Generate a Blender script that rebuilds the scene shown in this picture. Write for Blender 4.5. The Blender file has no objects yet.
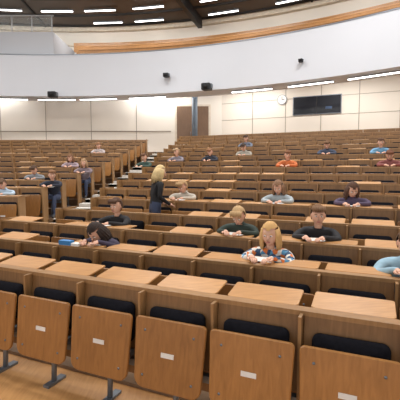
import bpy, math, random
from mathutils import Vector, Matrix
random.seed(7)
scene=bpy.context.scene
scene.view_settings.view_transform='Standard'
EYE=1.8
# ------------------------------------------------------------ materials
def srgb(r,g,b):
    def f(c):
        c/=255.0
        return c/12.92 if c<=0.04045 else ((c+0.055)/1.055)**2.4
    return (f(r),f(g),f(b),1)
def mat_plain(name,col,rough=0.6,metal=0.0,var=0.08,scale=6.0,emit=0):
    m=bpy.data.materials.new(name); m.use_nodes=True
    nt=m.node_tree; b=nt.nodes['Principled BSDF']
    b.inputs['Roughness'].default_value=rough; b.inputs['Metallic'].default_value=metal
    tc=nt.nodes.new('ShaderNodeTexCoord'); n=nt.nodes.new('ShaderNodeTexNoise'); n.inputs['Scale'].default_value=scale
    cr=nt.nodes.new('ShaderNodeValToRGB')
    cr.color_ramp.elements[0].position=.3; cr.color_ramp.elements[1].position=.7
    cr.color_ramp.elements[0].color=tuple(c*(1-var) for c in col[:3])+(1,)
    cr.color_ramp.elements[1].color=tuple(min(1,c*(1+var)) for c in col[:3])+(1,)
    nt.links.new(tc.outputs['Object'],n.inputs['Vector']); nt.links.new(n.outputs['Fac'],cr.inputs['Fac'])
    nt.links.new(cr.outputs['Color'],b.inputs['Base Color'])
    if emit:
        b.inputs['Emission Color'].default_value=col; b.inputs['Emission Strength'].default_value=emit
    return m
def mat_wood(name,c1,c2,rough=0.4,stretch=(14,14,1.2),rotz=0.0,big=1.3):
    m=bpy.data.materials.new(name); m.use_nodes=True
    nt=m.node_tree; b=nt.nodes['Principled BSDF']; b.inputs['Roughness'].default_value=rough
    tc=nt.nodes.new('ShaderNodeTexCoord'); mp=nt.nodes.new('ShaderNodeMapping')
    mp.inputs['Scale'].default_value=stretch; mp.inputs['Rotation'].default_value=(0,0,rotz)
    n=nt.nodes.new('ShaderNodeTexNoise'); n.inputs['Scale'].default_value=3; n.inputs['Detail'].default_value=5
    n.inputs['Distortion'].default_value=.6
    n2=nt.nodes.new('ShaderNodeTexNoise'); n2.inputs['Scale'].default_value=big
    mx=nt.nodes.new('ShaderNodeMath'); mx.operation='MULTIPLY_ADD'; mx.inputs[1].default_value=.55
    m2=nt.nodes.new('ShaderNodeMath'); m2.operation='MULTIPLY'; m2.inputs[1].default_value=.45
    cr=nt.nodes.new('ShaderNodeValToRGB'); cr.color_ramp.elements[0].position=.3; cr.color_ramp.elements[1].position=.7
    cr.color_ramp.elements[0].color=c1; cr.color_ramp.elements[1].color=c2
    L=nt.links.new
    L(tc.outputs['Object'],mp.inputs['Vector']); L(mp.outputs[0],n.inputs['Vector']); L(tc.outputs['Object'],n2.inputs['Vector'])
    L(n2.outputs['Fac'],m2.inputs[0]); L(n.outputs['Fac'],mx.inputs[0]); L(m2.outputs[0],mx.inputs[2]); L(mx.outputs[0],cr.inputs['Fac'])
    L(cr.outputs['Color'],b.inputs['Base Color'])
    return m
SEATW=mat_wood('seat_wood',srgb(128,86,42),srgb(166,116,62),.38)
SEATW2=mat_wood('seat_wood_light',srgb(138,94,48),srgb(176,125,70),.36)
SEATW3=mat_wood('seat_wood_dark',srgb(116,76,38),srgb(152,104,56),.4)
BACKW=mat_wood('back_wood',srgb(106,74,42),srgb(142,104,64),.42)
LEDGEW=mat_wood('ledge_wood',srgb(140,102,62),srgb(172,130,84),.4,stretch=(2,14,14))
DESKW=mat_wood('desk_wood',srgb(172,122,70),srgb(204,152,96),.35,stretch=(2,14,14))
EDGEW=mat_wood('edge_wood',srgb(134,100,64),srgb(166,128,86),.4)
CUSH=mat_plain('cushion_fabric',srgb(26,26,32),1.0,var=.2,scale=40)
CUSH.node_tree.nodes['Principled BSDF'].inputs['Specular IOR Level'].default_value=.15
METAL=mat_plain('grey_metal',srgb(120,126,134),.4,.5)
RAILM=mat_plain('rail_paint',srgb(200,202,206),.4,.0)
PLATE=mat_plain('number_plate',srgb(222,222,220),.4,0)
BLACK=mat_plain('black_plastic',srgb(25,25,28),.5)
WALL=mat_plain('wall_plaster',srgb(230,224,214),.85,var=.03,scale=.7)
WALLP=mat_plain('wall_panel',srgb(228,220,208),.7,var=.04,scale=.5)
FASC=mat_plain('fascia_paint',srgb(208,212,220),.75,var=.02,scale=.4)
JOINT=mat_plain('panel_joint',srgb(150,140,126),.8)
CEIL=mat_plain('ceiling_panel',srgb(96,84,73),.8,var=.12,scale=.5)
CEILD=mat_plain('ceiling_dark',srgb(40,37,35),.8)
CREAM=mat_plain('cream_trim',srgb(215,204,186),.7)
FLOORW=mat_wood('floor_parquet',srgb(190,134,80),srgb(218,166,108),.4,stretch=(12,1.2,12),rotz=.42,big=.8)
STEPW=mat_wood('step_floor',srgb(104,80,58),srgb(132,104,78),.6,stretch=(4,4,4))
NOSE=mat_plain('stair_nosing',srgb(222,219,212),.6)
DOORW=mat_wood('door_wood',srgb(104,80,62),srgb(128,100,78),.5)
COLM=mat_plain('column_paint',srgb(104,118,132),.5)
LAMP=mat_plain('lamp_glow',(1,.98,.95,1),.5,emit=6,var=0)
GLASSD=mat_plain('dark_glass',srgb(12,14,24),.15)
PAPER=mat_plain('paper',srgb(235,235,232),.8,var=.02)
BLUEF=mat_plain('blue_folder',srgb(60,130,190),.5)
SCREEN=mat_plain('screen_blue',srgb(60,80,110),.3)
def mat_glass():
    m=bpy.data.materials.new('rail_glass'); m.use_nodes=True
    b=m.node_tree.nodes['Principled BSDF']; b.inputs['Base Color'].default_value=(.8,.88,.9,1)
    b.inputs['Alpha'].default_value=.12; b.inputs['Roughness'].default_value=.05
    return m
GLASS=mat_glass()

# ------------------------------------------------------------ mesh builder
class MB:
    def __init__(s): s.v=[];s.f=[];s.m=[];s.sm=[];s.mats=[]
    def mi(s,mat):
        if mat not in s.mats: s.mats.append(mat)
        return s.mats.index(mat)
    def add(s,vs,fs,mat,smooth=False,M=None):
        o=len(s.v)
        for p in vs:
            p=Vector(p)
            s.v.append(tuple(M@p) if M is not None else tuple(p))
        i=s.mi(mat)
        for f in fs: s.f.append([a+o for a in f]); s.m.append(i); s.sm.append(smooth)
    def box(s,x0,x1,y0,y1,z0,z1,mat,M=None):
        vs=[(x0,y0,z0),(x1,y0,z0),(x1,y1,z0),(x0,y1,z0),(x0,y0,z1),(x1,y0,z1),(x1,y1,z1),(x0,y1,z1)]
        s.add(vs,[(0,3,2,1),(4,5,6,7),(0,1,5,4),(1,2,6,5),(2,3,7,6),(3,0,4,7)],mat,False,M)
    def prism(s,pts,z0,z1,mat,M=None):
        n=len(pts); vs=[(p[0],p[1],z0) for p in pts]+[(p[0],p[1],z1) for p in pts]
        fs=[tuple(range(n-1,-1,-1)),tuple(range(n,2*n))]+[(i,(i+1)%n,(i+1)%n+n,i+n) for i in range(n)]
        s.add(vs,fs,mat,False,M)
    def tube(s,path,radii,mat,n=8,M=None,smooth=True):
        vs=[];fs=[]
        P=[Vector(p) for p in path]
        for i,p in enumerate(P):
            t=(P[min(i+1,len(P)-1)]-P[max(i-1,0)]).normalized()
            a=t.orthogonal().normalized() if abs(t.z)>.95 else t.cross(Vector((0,0,1))).normalized()
            b=t.cross(a)
            for k in range(n):
                an=2*math.pi*k/n
                vs.append(p+(a*math.cos(an)+b*math.sin(an))*radii[i])
        for i in range(len(P)-1):
            for k in range(n):
                fs.append((i*n+k,i*n+(k+1)%n,(i+1)*n+(k+1)%n,(i+1)*n+k))
        fs.append(tuple(range(n-1,-1,-1))); fs.append(tuple((len(P)-1)*n+k for k in range(n)))
        s.add(vs,fs,mat,smooth,M)
    def ell(s,c,r,mat,M=None,nu=14,nv=10,deform=None,keep=None):
        vs=[];fs=[]
        c=Vector(c)
        for i in range(nv+1):
            th=math.pi*i/nv
            for j in range(nu):
                ph=2*math.pi*j/nu
                d=Vector((math.sin(th)*math.cos(ph),math.sin(th)*math.sin(ph),math.cos(th)))
                if deform: d=deform(d)
                vs.append(Vector((d.x*r[0],d.y*r[1],d.z*r[2]))+c)
        for i in range(nv):
            for j in range(nu):
                a=(i*nu+j,i*nu+(j+1)%nu,(i+1)*nu+(j+1)%nu,(i+1)*nu+j)
                if keep:
                    m=sum((vs[q] for q in a),Vector())/4-c
                    if not keep(Vector((m.x/r[0],m.y/r[1],m.z/r[2]))): continue
                fs.append((a[0],a[3],a[2],a[1]))
        s.add(vs,fs,mat,True,M)
    def obj(s,name):
        me=bpy.data.meshes.new(name); me.from_pydata(s.v,[],s.f)
        for m in s.mats: me.materials.append(m)
        me.polygons.foreach_set('material_index',s.m); me.polygons.foreach_set('use_smooth',s.sm)
        me.update(); me.validate()
        o=bpy.data.objects.new(name,me); scene.collection.objects.link(o); return o
def slab(mb,wt,wb,h,t,rt,rb,ch,mat,M,seg=4,smooth=False):
    def outline(ins):
        pts=[]
        def corner(cx,cz,r,a0):
            for i in range(seg+1):
                a=a0+math.pi/2*i/seg
                pts.append((cx+r*math.cos(a),cz+r*math.sin(a)))
        a=wt/2-ins;b=wb/2-ins;z0=ins;z1=h-ins
        rT=max(rt-ins,.003);rB=max(rb-ins,.003)
        corner(a-rT,z1-rT,rT,0); corner(-a+rT,z1-rT,rT,math.pi/2)
        corner(-b+rB,z0+rB,rB,math.pi); corner(b-rB,z0+rB,rB,1.5*math.pi)
        return pts
    rings=[(outline(ch),0),(outline(0),-ch),(outline(0),-t+ch),(outline(ch),-t)]
    vs=[];n=len(rings[0][0])
    for o,y in rings:
        for x,z in o: vs.append((x,y,z))
    fs=[]
    for i in range(3):
        for k in range(n): fs.append((i*n+k,(i+1)*n+k,(i+1)*n+(k+1)%n,i*n+(k+1)%n))
    fs.append(tuple(range(n))); fs.append(tuple(3*n+k for k in range(n-1,-1,-1)))
    mb.add(vs,fs,mat,smooth,M)
T=Matrix.Translation
def R(a,ax): return Matrix.Rotation(a,4,ax)

# ------------------------------------------------------------ plan of the hall
CA,SA=.9135,.407
def W(u,v): return (CA*u+SA*v, -SA*u+CA*v)
def Mmain(u,v,z):
    X,Y=W(u,v); m=Matrix(((CA,SA,0,X),(-SA,CA,0,Y),(0,0,1,z),(0,0,0,1))); return m
F=[0,0,.03,.10,.21,.34,.48,.63,.79,.96,1.14,1.32,1.51,1.70,1.90,2.10,2.30,2.50,2.70]
NR=17
def vrow(k): return 2.40+.9*(k-1)
def aisleX(Y): return -4.06+.117*Y
def aisleY_at_v(v): return (v+1.653)/.961
def zrow(k): return aisleY_at_v(vrow(k))
P=.58
OFF={3:.5,4:.2,5:.2,6:.35,7:.0,8:.5,9:.25,10:.6,11:.1,12:.4,13:.0,14:.5,15:.2,16:.6,17:.0}
people=[]
def person(block,k,q,**o): people.append((block,k,q,o))

# ------------------------------------------------------------ people list
person('M',3,.184,shirt='pattern',hair=(206,164,108),long=True,lod=2,lean=.03,tilt=.15,name='seated_girl')
person('M',3,.545,shirt=(150,182,200),hair=(90,62,40),lod=2,lean=.02,tilt=.25)
person('M',3,-.275,shirt=(62,54,74),hair=(50,38,34),long=True,lod=2,lean=.19,tilt=.75,name='seated_girl')
person('M',4,-.218,shirt=(32,32,36),hair=(84,58,42),lod=2,lean=.03,tilt=.15,name='seated_boy')
person('M',4,.112,shirt=(46,58,52),hair=(190,158,116),lod=2,lean=.10,tilt=.6,name='seated_boy')
person('M',4,.309,shirt=(34,34,38),hair=(120,88,62),lod=2,lean=.03,tilt=.12,yaw=.2,name='seated_boy')
person('M',6,-.045,shirt=(190,182,170),hair=(180,146,106),lean=.12,tilt=.5,yaw=-.2)
person('M',6,.206,shirt=(164,174,180),hair=(136,104,80),long=True,lean=.08,tilt=.45)
person('M',6,.402,shirt=(84,72,96),hair=(86,60,46),long=True,lean=.12,tilt=.5,yaw=.3)
person('M',10,.226,shirt=(200,112,66),hair=(120,80,54),tilt=.2,yaw=.4)
person('M',10,.49,shirt=(130,76,74),hair=(110,70,50),lean=.14,tilt=.5)
person('M',12,.466,shirt=(110,155,188),hair=(90,64,48),tilt=.1)
person('M',12,.322,shirt=(70,78,98),hair=(110,80,56),lean=.12,tilt=.4)
person('M',14,.122,shirt=(110,118,134),hair=(70,50,40),tilt=.2)
person('M',12,.115,shirt=(164,160,150),hair=(60,44,36),lean=.15,tilt=.5)
person('M',11,.026,shirt=(50,54,66),hair=(140,100,70),lean=.1,tilt=.4)
person('M',11,-.06,shirt=(130,124,134),hair=(170,142,110),tilt=.2,yaw=-.4)
person('M',10,-.15,shirt=(60,82,76),hair=(100,70,50),tilt=.2)
person('L',6,-.507,shirt=(170,190,208),hair=(100,74,54),lean=.12,tilt=.5)
person('L',7,-.36,shirt=(44,48,62),hair=(130,92,62),tilt=.1,yaw=.5)
person('L',8,-.43,shirt=(130,134,140),hair=(80,58,44),lean=.14,tilt=.5)
person('L',9,-.275,shirt=(130,116,124),hair=(160,128,96),long=True,tilt=.2)
person('L',10,-.335,shirt=(160,144,154),hair=(120,84,60),long=True,lean=.1,tilt=.4)
person('L',13,-.265,shirt=(190,180,180),hair=(150,110,80),tilt=.2)

# ------------------------------------------------------------ seat rows
def row_seats(block,k):
    off=OFF.get(k,0)
    out=[]
    if block=='M':
        v=vrow(k)
        if k<=3:
            lo={1:-6.6,2:-6.5,3:-5.7}[k]
        else:
            Y=aisleY_at_v(v); lo=(aisleX(Y)*CA-Y*SA)+.5/CA+.1
        j=-30
        while True:
            u=-2.406+P*(j+off)
            if u>3.1: break
            if u-P/2>=lo: out.append(u)
            j+=1
    else:
        Y=zrow(k); hi=aisleX(Y)-.5-.1
        x=hi-P/2
        while x>-13.4: out.append(x); x-=P
        out.reverse()
    return out
def Mblk(block,k,u):
    return Mmain(u,vrow(k),F[k]) if block=='M' else T((u,zrow(k),F[k]))
occ={}
placed=[]
for (b,k,q,o) in people:
    dv=.27+.10+1.5*o.get('lean',.06)
    if b=='M':
        v=vrow(k)-dv; u=v*(CA*q-SA)/(CA+SA*q)
    else: u=q*(zrow(k)-dv)
    seats=row_seats(b,k); s=min(seats,key=lambda a:abs(a-u))
    uu=s+max(-.20,min(.20,u-s))
    occ[(b,k,round(s,3))]=True
    pr=row_seats(b,k-1)
    if b=='L' and k-1<4: pr=[]
    near=sorted(pr,key=lambda a:abs(a-uu))[:2]
    for a in near: occ[('D',b,k-1,round(a,3))]=True
    placed.append((b,k,uu,o))

def build_row(block,k):
    mb=MB(); seats=row_seats(block,k)
    M0=Mblk(block,k,0)
    lo=seats[0]-P/2; hi=seats[-1]+P/2
    for u in seats:
        M=Mblk(block,k,u)
        B=M@T((0,0.0,.40))@R(-.10,'X')
        slab(mb,.55,.55,.50,.024,.02,.02,.003,BACKW,B,seg=2)
        slab(mb,.44,.44,.30,.050,.045,.045,.014,CUSH,B@T((0,-.018,.095)),seg=4,smooth=True)
        mb.box(u-P/2-.010,u-P/2+.010,-.055,.075,.34,.90,EDGEW,M0)
        SW=random.choice((SEATW,SEATW,SEATW2,SEATW3))
        if (block,k,round(u,3)) in occ:
            S=M@T((0,-.07,.44))@R(math.pi/2+.05,'X')@R(math.pi,'Z')
            slab(mb,.52,.49,.42,.028,.03,.08,.006,SW,S,seg=4)
        else:
            S=M@T((0,-.165,.27))@R(-.13+random.uniform(-.02,.03),'X')
            slab(mb,.55,.52,.49,.028,.03,.075,.006,SW,S,seg=5)
            if k<=5:
                mb.box(-.05,.05,-.032,-.027,.235,.267,PLATE,S)
                for sx in (-.19,.19):
                    mb.tube([(sx,-.026,.09),(sx,-.032,.09)],[.009,.009],METAL,8,S)
                    mb.tube([(sx,-.024,.40),(sx,-.031,.40)],[.009,.009],METAL,8,S)
        for sx in (-.2,.2): mb.box(u+sx-.02,u+sx+.02,-.14,-.02,.40,.45,METAL,M0)
        mb.tube([(u+.0,-.02,.36),(u+.0,-.04,.02)],[.022,.022],METAL,8,M0)
        mb.box(u-.03,u+.03,-.13,.07,0,.022,METAL,M0)
        key=('D',block,k,round(u,3))
        if key in occ:
            D=M@T((0,.12,.900))
            slab(mb,.52,.52,.27,.015,.02,.03,.003,DESKW,D@T((0,0,0))@Matrix(((1,0,0,0),(0,0,1,0),(0,-1,0,0),(0,0,0,1))),seg=3)
        elif random.random()<(1.1 if (k==1 and block=='M') else .36):
            D=M@T((0,.12,.897))@R(.14,'X')
            slab(mb,.50,.50,.25,.015,.02,.03,.003,DESKW,D@Matrix(((1,0,0,0),(0,0,1,0),(0,-1,0,0),(0,0,0,1))),seg=3)
        else:
            mb.box(-.26,.26,.085,.102,.60,.885,DESKW,M)
    mb.box(hi-.010,hi+.010,-.055,.075,.34,.90,EDGEW,M0)
    mb.box(lo,hi,.03,.118,.890,.912,LEDGEW,M0)
    mb.box(lo,hi,.022,.034,.885,.915,EDGEW,M0)
    mb.box(lo,hi,-.05,0.0,.33,.38,METAL,M0)
    mb.box(lo,hi,.06,.085,.20,.62,BACKW,M0)
    for e in (lo-.03,hi+.0):
        mb.box(e,e+.03,-.12,.17,0,.93,EDGEW,M0)
        mb.box(e-.01,e+.04,.0,.36,.90,.93,EDGEW,M0)
    mb.obj('lecture_seat_row')
for k in range(1,NR+1): build_row('M',k)
for k in range(4,NR): build_row('L',k)

# ------------------------------------------------------------ floors, steps
mb=MB(); mb.box(-18,20,-3,9,-.2,0,FLOORW); mb.obj('floor')
mb=MB()
UR=7.0
def lineX(v):
    Y=aisleY_at_v(v); return (aisleX(Y),Y)
def vstart(k): return vrow(k)-.72
for k in range(2,NR+2):
    v0=vstart(k); v1=vstart(k+1) if k<=NR else 21.4
    if k<4:
        mb.prism([W(-9,v0),W(UR,v0),W(UR,v1),W(-9,v1)],0.0,F[k],STEPW)
    else:
        mb.prism([lineX(v0),W(UR,v0),W(UR,v1),lineX(v1)],0.0,F[k],STEPW)
        Y0=lineX(v0)[1];Y1=lineX(v1)[1]
        mb.prism([(-17,Y0),lineX(v0),lineX(v1),(-17,Y1)],0.0,F[k]+.0005,STEPW)
mb.obj('stepped_floor')
mb=MB()
for k in range(4,NR+2):
    v0=vstart(k); x,y=lineX(v0)
    mb.prism([(x-.5,y),(x,y),(x+.5*CA,y-.5*SA),(x+.5*CA,y-.5*SA+.30),(x,y+.30),(x-.5,y+.30)],F[k]-.12,F[k]+.012,NOSE)
    ym=y-.42
    xm=aisleX(ym)
    mb.prism([(xm-.5,ym),(xm,ym),(xm+.5*CA,ym-.5*SA),(xm+.5*CA,ym-.5*SA+.40),(xm,ym+.40),(xm-.5,ym+.40)],F[k-1],(F[k]+F[k-1])/2,NOSE)
mb.obj('aisle_stairs')

# ------------------------------------------------------------ walls / balcony
CX,CY=-7.4,-2.4
def arc(mb,r0,r1,z0,z1,p0,p1,mat,n=48):
    vs=[];fs=[]
    for i in range(n+1):
        p=math.radians(p0+(p1-p0)*i/n); s,c=math.sin(p),math.cos(p)
        vs+=[(CX+r0*s,CY+r0*c,z0),(CX+r1*s,CY+r1*c,z0),(CX+r1*s,CY+r1*c,z1),(CX+r0*s,CY+r0*c,z1)]
    for i in range(n):
        a=i*4;b=a+4
        for e in range(4): fs.append((a+e,b+e,b+(e+1)%4,a+(e+1)%4))
    fs.append((0,1,2,3)); fs.append((n*4+3,n*4+2,n*4+1,n*4))
    mb.add(vs,fs,mat,False)
A0,A1=-21,50
mb=MB()
arc(mb,21.6,21.8,EYE+3.6,EYE+5.56,A0,A1,FASC,90)
arc(mb,21.8,22.9,EYE+3.6,EYE+3.7,A0,A1,FASC,90)
arc(mb,22.8,22.9,EYE+3.7,EYE+4.6,A0,A1,FASC,90)
arc(mb,22.9,26.4,EYE+4.6,EYE+4.7,A0,A1,FASC,60)
arc(mb,21.57,21.85,EYE+5.56,EYE+5.60,A0,A1,METAL,90)
mb.obj('balcony_fascia')
mb=MB()
arc(mb,21.85,23.1,EYE+4.7,EYE+4.9,A0,A1,STEPW)
for i in range(4):
    r=22.9+i*.9; zt=EYE+6.0+i*.46; a=(3,2,1,0)[i]
    arc(mb,r,r+.05,zt-.50,zt,a,A1,SEATW2,70)
    arc(mb,r-.02,r+.30,zt,zt+.03,a,A1,DESKW,70)
    arc(mb,r+.05,r+.85,EYE+4.7,zt-.75,a,A1,STEPW,70)
mb.obj('balcony_bench_rows')
mb=MB(); arc(mb,26.5,26.7,EYE+4.7,EYE+8.6,A0,A1,WALL,70)
arc(mb,26.35,26.5,EYE+7.5,EYE+7.56,A0,A1,CREAM,70)
mb.obj('wall_balcony')
mb=MB(); mb.box(-17,1.2,21.5,21.7,2.4,EYE+4.6,WALL); mb.obj('wall_back')
vW=SA*1.2+CA*21.5; uW=CA*1.2-SA*21.5
mb=MB(); mb.box(uW-.05,UR,vW,vW+.2,2.4,EYE+4.6,WALLP,Mmain(0,0,0))
for i in range(1,9):
    mb.box(uW+i*1.75-.014,uW+i*1.75+.014,vW-.012,vW,2.6,EYE+4.6,JOINT,Mmain(0,0,0))
for z in (1.7,2.7,3.6):
    mb.box(uW,UR,vW-.010,vW,EYE+z,EYE+z+.022,JOINT,Mmain(0,0,0))
mb.obj('wall_back_right')
mb=MB(); mb.box(UR,UR+.2,-3,23,0,EYE+8.6,WALL,Mmain(0,0,0)); mb.obj('wall_right')
mb=MB(); mb.box(-17.2,-17,-3,26,0,EYE+8.6,WALL); mb.obj('wall_left')
mb=MB()
for x in (-16,-13.5,-11,-8.5,-6,-3.5): mb.box(x-.015,x+.015,21.485,21.5,2.7,EYE+4.6,JOINT)
mb.box(-17,-1.6,21.48,21.5,3.9,3.95,JOINT)
mb.obj('trim_1')
mb=MB()
mb.box(-1.38,.58,21.44,21.5,2.70,EYE+3.58,CREAM)
mb.box(-1.27,-.42,21.41,21.44,2.72,EYE+3.48,DOORW)
mb.box(-.38,.47,21.41,21.44,2.72,EYE+3.48,DOORW)
for hx in (-.52,-.28): mb.tube([(hx,21.36,3.6),(hx,21.36,3.9)],[.015,.015],METAL,8)
for hx in (-.52,-.28):
    for hz in (3.62,3.88): mb.box(hx-.01,hx+.01,21.36,21.41,hz-.01,hz+.01,METAL)
mb.obj('door_1')
Mw=Mmain(0,vW,0)
def uOn(q): return vW*(CA*q-SA)/(CA+SA*q)
mb=MB(); a,b=uOn(.240),uOn(.360)
mb.box(a-.04,b+.04,-.05,0,EYE+2.76,EYE+3.68,METAL,Mw)
mb.box(a,b,-.062,-.05,EYE+2.80,EYE+3.64,GLASSD,Mw)
mb.box((a+b)/2-.02,(a+b)/2+.02,-.07,-.05,EYE+2.80,EYE+3.64,BLACK,Mw)
mb.box(a+1.55,a+1.85,-.075,-.06,EYE+3.0,EYE+3.12,SCREEN,Mw)
mb.obj('window_1')
mb=MB(); u=uOn(.21); C=Mw@T((u,0,EYE+3.60))
mb.tube([(0,0,0),(0,-.06,0)],[.25,.25],METAL,24,C,False)
mb.tube([(0,-.06,0),(0,-.065,0)],[.225,.225],PAPER,24,C,False)
mb.box(-.01,.01,-.075,-.067,0,.17,BLACK,C); mb.box(0,.12,-.075,-.067,-.012,.012,BLACK,C)
mb.obj('wall_clock')
mb=MB(); mb.tube([(-.28,20.6,2.7),(-.28,20.6,EYE+4.58)],[.15,.15],COLM,16)
mb.tube([(-.28,20.6,2.7),(-.28,20.6,2.78)],[.19,.19],COLM,16); mb.obj('round_column')
def arcpt(r,p,z): p=math.radians(p); return Vector((CX+r*math.sin(p),CY+r*math.cos(p),z)),-p
for ph in (-12,-5.7,.5,6,12.6,26,32.7,39,45.5):
    c,a=arcpt(22.1,ph,EYE+3.53); M=T(c)@R(a,'Z'); mb=MB()
    mb.box(-.95,.95,-.05,.05,0.0,.04,METAL,M); mb.box(-.93,.93,-.045,.045,-.03,0,LAMP,M)
    for x in (-.7,.7): mb.box(x-.01,x+.01,-.01,.01,.04,.07,METAL,M)
    mb.obj('linear_lamp')
mb=MB(); mb.box(-18,20,-3,28,EYE+8.6,EYE+8.8,CEIL); mb.obj('ceiling')
mb=MB()
for r in (13.5,16,18.5,20.9,22.4,24.5,26.0): arc(mb,r,r+.08,EYE+8.5,EYE+8.6,A0,A1,CEILD,60)
for p in (-14,-4,30,41):
    c,a=arcpt(19,p,0); mb.box(-.04,.04,-6,7.2,EYE+8.5,EYE+8.6,CEILD,T(c)@R(a,'Z'))
arc(mb,26.2,26.45,EYE+8.3,EYE+8.6,A0,A1,CREAM,60)
mb.obj('ceiling_beam_grid')
mb=MB(); c,a=arcpt(19,16.5,0); mb.box(-.12,.12,-6,7.1,EYE+8.05,EYE+8.6,BLACK,T(c)@R(a,'Z')); mb.obj('ceiling_truss')
for r,phs in ((23.6,(-7,-.5,5.1,11.5,20.3,27,34)),(25.3,(4.8,10.3,20,28.3,35)),(20,(-4,6,12,22,30,38)),(16,(-4,6,14,24,34)),(12,(-5,8,20,32))):
    for ph in phs:
        c,a=arcpt(r,ph,EYE+8.42); M=T(c)@R(a,'Z'); mb=MB()
        mb.box(-.85,.85,-.055,.055,0,.08,METAL,M); mb.box(-.83,.83,-.045,.045,-.03,0,LAMP,M)
        for x in (-.6,.6): mb.box(x-.01,x+.01,-.01,.01,.08,.18,METAL,M)
        mb.obj('ceiling_lamp')
mb=MB()
mb.prism([(-13,19.75),(-7.3,19.75),(-7.3,19.95),(-13,19.95)],EYE+5.0,EYE+6.85,FASC)
mb.box(-7.5,-7.3,19.95,23.0,EYE+5.0,EYE+6.85,FASC)
mb.obj('upper_parapet')
mb=MB()
for i in range(6): mb.tube([(-12.4+i,19.85,EYE+6.85),(-12.4+i,19.85,EYE+7.65)],[.03,.03],RAILM,8)
mb.tube([(-12.6,19.85,EYE+7.67),(-7.3,19.85,EYE+7.67)],[.035,.035],RAILM,8)
mb.box(-12.5,-7.35,19.845,19.855,EYE+6.95,EYE+7.6,GLASS)
mb.obj('glass_railing')
def projector(ph,z,s=1.0,nm='stage_projector'):
    c,a=arcpt(21.6,ph,z); M=T(c)@R(a,'Z')@Matrix.Scale(s,4); mb=MB()
    mb.box(-.03,.03,-.35,0,.02,.08,METAL,M)
    slab(mb,.42,.42,.30,.42,.04,.04,.02,BLACK,M@T((0,-.22,-.15)),seg=3)
    mb.tube([(0,-.62,0),(0,-.72,0)],[.10,.12],BLACK,14,M)
    mb.box(-.25,-.22,-.5,-.3,-.05,.12,METAL,M); mb.box(.22,.25,-.5,-.3,-.05,.12,METAL,M); mb.box(-.25,.25,-.42,-.38,.12,.15,METAL,M)
    mb.obj(nm)
projector(21.3,EYE+3.66,.95); projector(.9,EYE+3.6,.9); projector(15.9,EYE+4.35,.6,'loudspeaker'); projector(32.2,EYE+4.35,.4,'loudspeaker')

# ------------------------------------------------------------ people
SK=mat_plain('skin',srgb(218,172,148),.55,var=.04); EYEW=mat_plain('eye_white',srgb(235,232,228),.3); EYED=mat_plain('eye_iris',srgb(50,40,36),.3)
LIP=mat_plain('lips',srgb(180,112,104),.5); JEANS=mat_plain('jeans',srgb(52,62,88),.8); SHOE=mat_plain('shoe',srgb(60,58,60),.6)
def mat_pattern():
    m=bpy.data.materials.new('patterned_shirt'); m.use_nodes=True; nt=m.node_tree; b=nt.nodes['Principled BSDF']; b.inputs['Roughness'].default_value=.8
    tc=nt.nodes.new('ShaderNodeTexCoord'); v=nt.nodes.new('ShaderNodeTexVoronoi'); v.inputs['Scale'].default_value=22
    sp=nt.nodes.new('ShaderNodeSeparateColor'); cr=nt.nodes.new('ShaderNodeValToRGB'); cr.color_ramp.interpolation='CONSTANT'
    e=cr.color_ramp.elements; e[0].color=srgb(222,220,214); e[0].position=0; e[1].color=srgb(90,150,190); e[1].position=.38
    n=e.new(.58); n.color=srgb(216,120,60); n=e.new(.78); n.color=srgb(56,84,116)
    L=nt.links.new; L(tc.outputs['Object'],v.inputs['Vector']); L(v.outputs['Color'],sp.inputs[0]); L(sp.outputs[0],cr.inputs['Fac']); L(cr.outputs['Color'],b.inputs['Base Color'])
    return m
mcache={}
def cmat(c,nm):
    if c=='pattern':
        if c not in mcache: mcache[c]=mat_pattern()
        return mcache[c]
    if (c,nm) not in mcache: mcache[(c,nm)]=mat_plain(nm,srgb(*c),.85,var=.12,scale=12)
    return mcache[(c,nm)]
def skinbody(joints,edges,levels):
    me=bpy.data.meshes.new('tmp'); me.from_pydata([j[0] for j in joints],[(e[0],e[1]) for e in edges],[])
    ob=bpy.data.objects.new('tmp',me); scene.collection.objects.link(ob)
    md=ob.modifiers.new('s','SKIN'); md.use_smooth_shade=True
    if not me.skin_vertices: return None
    sv=me.skin_vertices[0].data
    for i,j in enumerate(joints):
        r=j[1]; sv[i].radius=r if isinstance(r,tuple) else (r,r); sv[i].use_root=(i==0)
    ss=ob.modifiers.new('ss','SUBSURF'); ss.levels=levels; ss.render_levels=levels
    dg=bpy.context.evaluated_depsgraph_get(); ev=ob.evaluated_get(dg); m2=bpy.data.meshes.new_from_object(ev)
    V=[v.co.copy() for v in m2.vertices]; Fc=[tuple(p.vertices) for p in m2.polygons]
    bpy.data.objects.remove(ob); bpy.data.meshes.remove(me); bpy.data.meshes.remove(m2)
    return V,Fc
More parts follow.
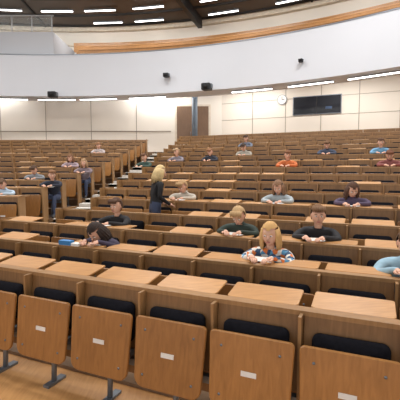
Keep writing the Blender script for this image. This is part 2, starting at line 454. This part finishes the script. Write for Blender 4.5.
def make_person(name,M,deskz,shirt,hair,long=False,lean=.06,tilt=.3,yaw=0,lod=1,standing=False):
    sm=cmat(shirt,'shirt'); hm=cmat(hair,'hair'); L=lean
    mb=MB()
    if not standing:
        J=[((0,0,.52),(.135,.11)),((0,-.03-L*.3,.64),(.13,.10)),((0,-.06-L*.8,.79),(.15,.10)),((0,-.07-L*1.1,.89),(.075,.06)),((0,-.085-L*1.25,.955),.045)]
        hc=Vector((0,-.105-L*1.5,1.07-L*.35-tilt*.03)); sy=J[3][0][1]
        sh=[(.17,sy+.0,.86-L*.1)]
        el=(.245,-.30,min(deskz+.035,.80)); wr=(.10,-.46,deskz+.045); pm=(.065,-.52,deskz+.035)
        legs=[((.085,-.05,.50),.085),((.10,-.36,.50),.062),((.10,-.38,.28),.052),((.10,-.37,.10),.036),((.10,-.50,.045),.034)]
    else:
        J=[((0,0,.90),(.14,.11)),((0,-.02,1.04),(.12,.095)),((0,-.05,1.20),(.145,.10)),((0,-.07,1.31),(.075,.06)),((0,-.085,1.375),.048)]
        sy=-.06; hc=Vector((0,-.11,1.48)); sh=[(.17,sy,1.285)]
        el=(.235,-.02,1.05); wr=(.20,-.20,.93); pm=(.19,-.26,.90)
        legs=[((.09,0,.84),.09),((.10,-.01,.47),.062),((.10,.01,.28),.052),((.10,.02,.09),.038),((.10,-.12,.045),.036)]
    E=[(0,1,'s'),(1,2,'s'),(2,3,'s'),(3,4,'k')]
    for sgn in (-1,1):
        b=len(J); fl=lambda p:(sgn*p[0],p[1],p[2])
        s0=sh[0]
        J+=[(fl(s0),.062),(fl(((s0[0]+el[0])/2+.01,(s0[1]+el[1])/2,(s0[2]+el[2])/2)),.052),(fl(el),.044),(fl(((el[0]+wr[0])/2,(el[1]+wr[1])/2,(el[2]+wr[2])/2)),.038),(fl(wr),.027),(fl(pm),(.030,.016))]
        E+=[(2,b,'s'),(b,b+1,'s'),(b+1,b+2,'s'),(b+2,b+3,'s'),(b+3,b+4,'s'),(b+4,b+5,'k')]
        b=len(J)
        J+=[(fl(p),r) for p,r in legs]
        E+=[(0,b,'j'),(b,b+1,'j'),(b+1,b+2,'j'),(b+2,b+3,'j'),(b+3,b+4,'b')]
        W0=Vector(fl(wr)); P0=Vector(fl(pm)); d=(P0-W0).normalized(); side=d.cross(Vector((0,0,1))).normalized()*(1 if sgn>0 else -1)
        for fi,(o,ln) in enumerate(((-.024,.058),(-.008,.068),(.008,.064),(.024,.050))):
            a=P0+side*o
            mb.tube([a,a+d*ln*.45+Vector((0,0,.006)),a+d*ln*.8+Vector((0,0,-.004)),a+d*ln+Vector((0,0,-.016))],[.0095,.009,.008,.0055],SK,6,M)
        a=W0+d*.028-side*.022
        mb.tube([a,a-side*.022+d*.02,a-side*.026+d*.045,a-side*.020+d*.062],[.011,.011,.009,.006],SK,6,M)
    r=skinbody(J,E,2 if lod>1 else 1)
    if r:
        V,Fc=r; mats={'s':sm,'k':SK,'j':JEANS,'b':SHOE}
        groups={k:[] for k in mats}
        segs=[(Vector(J[a][0]),Vector(J[b][0]),t,(J[a][1] if not isinstance(J[a][1],tuple) else J[a][1][0]) ) for a,b,t in E]
        for f in Fc:
            c=sum((V[i] for i in f),Vector())/len(f); best=None
            for a,b,t,rr in segs:
                ab=b-a; tt=max(0,min(1,(c-a).dot(ab)/ab.length_squared)); dd=(c-(a+ab*tt)).length-rr*.5
                if best is None or dd<best[0]: best=(dd,t)
            groups[best[1]].append(f)
        o=len(mb.v); mb.v+= [tuple(M@v) for v in V]
        for t,fs in groups.items():
            if not fs: continue
            mi=mb.mi(mats[t])
            for f in fs: mb.f.append([i+o for i in f]); mb.m.append(mi); mb.sm.append(True)
    H=M@T(hc)@R(yaw,'Z')@R(tilt,'X')
    nu,nv=(24,16) if lod>1 else (14,10)
    def hd(d):
        d=d.copy()
        if d.z<0:
            t=-d.z; d.x*=1-.30*t*t; d.y*=1-.12*t
            if d.y<0: d.y-=.10*t
        if d.y<0 and abs(d.x)<.6: d.y*=.97
        return d
    mb.ell((0,0,0),(.076,.092,.114),SK,H,nu,nv,hd)
    mb.tube([(0,-.085,.012),(0,-.100,-.012),(0,-.107,-.028),(0,-.088,-.036)],[.006,.010,.014,.008],SK,8,H)
    for s in (-1,1):
        mb.ell((s*.030,-.079,.008),(.014,.010,.009),EYEW,H,8,6)
        mb.ell((s*.030,-.087,.008),(.0065,.004,.0065),EYED,H,8,6)
        mb.tube([(s*.016,-.088,.028),(s*.032,-.088,.033),(s*.048,-.078,.028)],[.003,.004,.002],hm,6,H)
        mb.ell((s*.078,.004,-.004),(.010,.018,.028),SK,H,8,8)
    mb.ell((0,-.086,-.058),(.024,.008,.007),LIP,H,10,6)
    nk=Vector(J[4][0]); mb.tube([tuple(nk-Vector((0,0,.05))),tuple(nk),tuple(hc+Vector((0,.012,-.05)))],[.048,.044,.046],SK,10,M)
    def keep(n):
        return not (n.y<-.10 and n.z<.42+.25*abs(n.x)) and not(n.z<-.45 and n.y<.1)
    def hdh(d):
        d=d.copy()
        if d.z<0: d.x*=1-.2*d.z*d.z
        w=1+.03*math.sin(9*math.atan2(d.y,d.x)+3*d.z)
        return d*w
    mb.ell((0,.010,.014),(.090,.102,.120),hm,H,24,16,hdh,keep)
    if not long:
        for i in range(7):
            x=-.06+.02*i; mb.tube([(x,-.05,.114),(x*1.05,-.088,.087),(x*1.1,-.098,.055+.01*((i*3)%3))],[.016,.016,.004],hm,6,H)
    else:
        for i in range(15):
            an=math.radians(-28+236*i/14); cx=.080*math.cos(an); cy=.015+.086*math.sin(an)
            ln=.17+.02*((i*7)%4)
            mb.tube([(cx*.9,cy*.9,.06),(cx*1.1,cy*1.08,-.02),(cx*1.18,cy*1.15+.01,-.10),(cx*1.1,cy*1.1+.02,-ln)],[.02,.026,.024,.007],hm,6,H)
    mb.obj(name)
for b,k,uu,o in placed:
    o=dict(o); nm=o.pop('name','seated_child')
    M=Mblk(b,k,uu)@T((0,-.27,0))
    dz=.915-(F[k]-F[k-1])
    make_person(nm,M,dz,**o)
    mb=MB(); Mp=Mblk(b,k-1,uu)@T((random.uniform(-.03,.03),.17,.9162))@R(random.uniform(-.15,.15),'Z')
    mb.box(-.105,.105,0,.19,0,.002,PAPER,Mp); mb.obj('exam_paper')
q=-.118; v=vrow(5)-.33; u=v*(CA*q-SA)/(CA+SA*q)
make_person('standing_woman',Mmain(u,v,F[5])@R(2.4,'Z')@Matrix.Scale(.96,4),0,(24,24,28),(206,182,134),long=True,lean=0,tilt=.2,lod=2,standing=True)
v=vrow(2); q=-.35; u=v*(CA*q-SA)/(CA+SA*q)
mb=MB(); Mf=Mmain(u,v+.08,F[2]+.913); mb.box(-.16,.0,-.04,.04,0,.05,BLUEF,Mf); mb.box(.02,.13,-.04,.04,0,.03,PAPER,Mf); mb.obj('blue_pencil_case')

# ------------------------------------------------------------ lights
def area(x,y,z,sx,sy,e,rot=(0,0,0),col=(1,.975,.94)):
    l=bpy.data.lights.new('hall_light','AREA'); l.shape='RECTANGLE'; l.size=sx; l.size_y=sy; l.energy=e; l.color=col
    o=bpy.data.objects.new('hall_light',l); o.location=(x,y,z); o.rotation_euler=rot; scene.collection.objects.link(o)
for x,y in ((-9,6),(-2,5),(5,5),(-9,13),(-2,13),(4,11)):
    area(x,y,EYE+8.2,3,1.2,430)
for ph in (-8,2,12,24,36,46):
    c,a=arcpt(24.0,ph,EYE+4.4); area(c.x,c.y,c.z,3,.3,120,(0,0,a))  # added area light, hidden behind the soffit, brightens the wall under the balcony
    c,a=arcpt(23.0,ph,EYE+8.2); area(c.x,c.y,c.z,3,.3,90,(math.radians(30),0,a))  # added area light tilted back to brighten the balcony's rear wall
w=bpy.data.worlds.new('World'); scene.world=w; w.use_nodes=True
w.node_tree.nodes['Background'].inputs[0].default_value=(.99,.985,.98,1); w.node_tree.nodes['Background'].inputs[1].default_value=1.05
# ------------------------------------------------------------ camera
cd=bpy.data.cameras.new('camera'); cam=bpy.data.objects.new('camera',cd); scene.collection.objects.link(cam)
cam.location=(0,0,EYE); cam.rotation_euler=(math.pi/2-math.atan(30/385),0,0); cd.lens=36*385/400; cd.sensor_width=36
cd.clip_end=200
scene.camera=cam
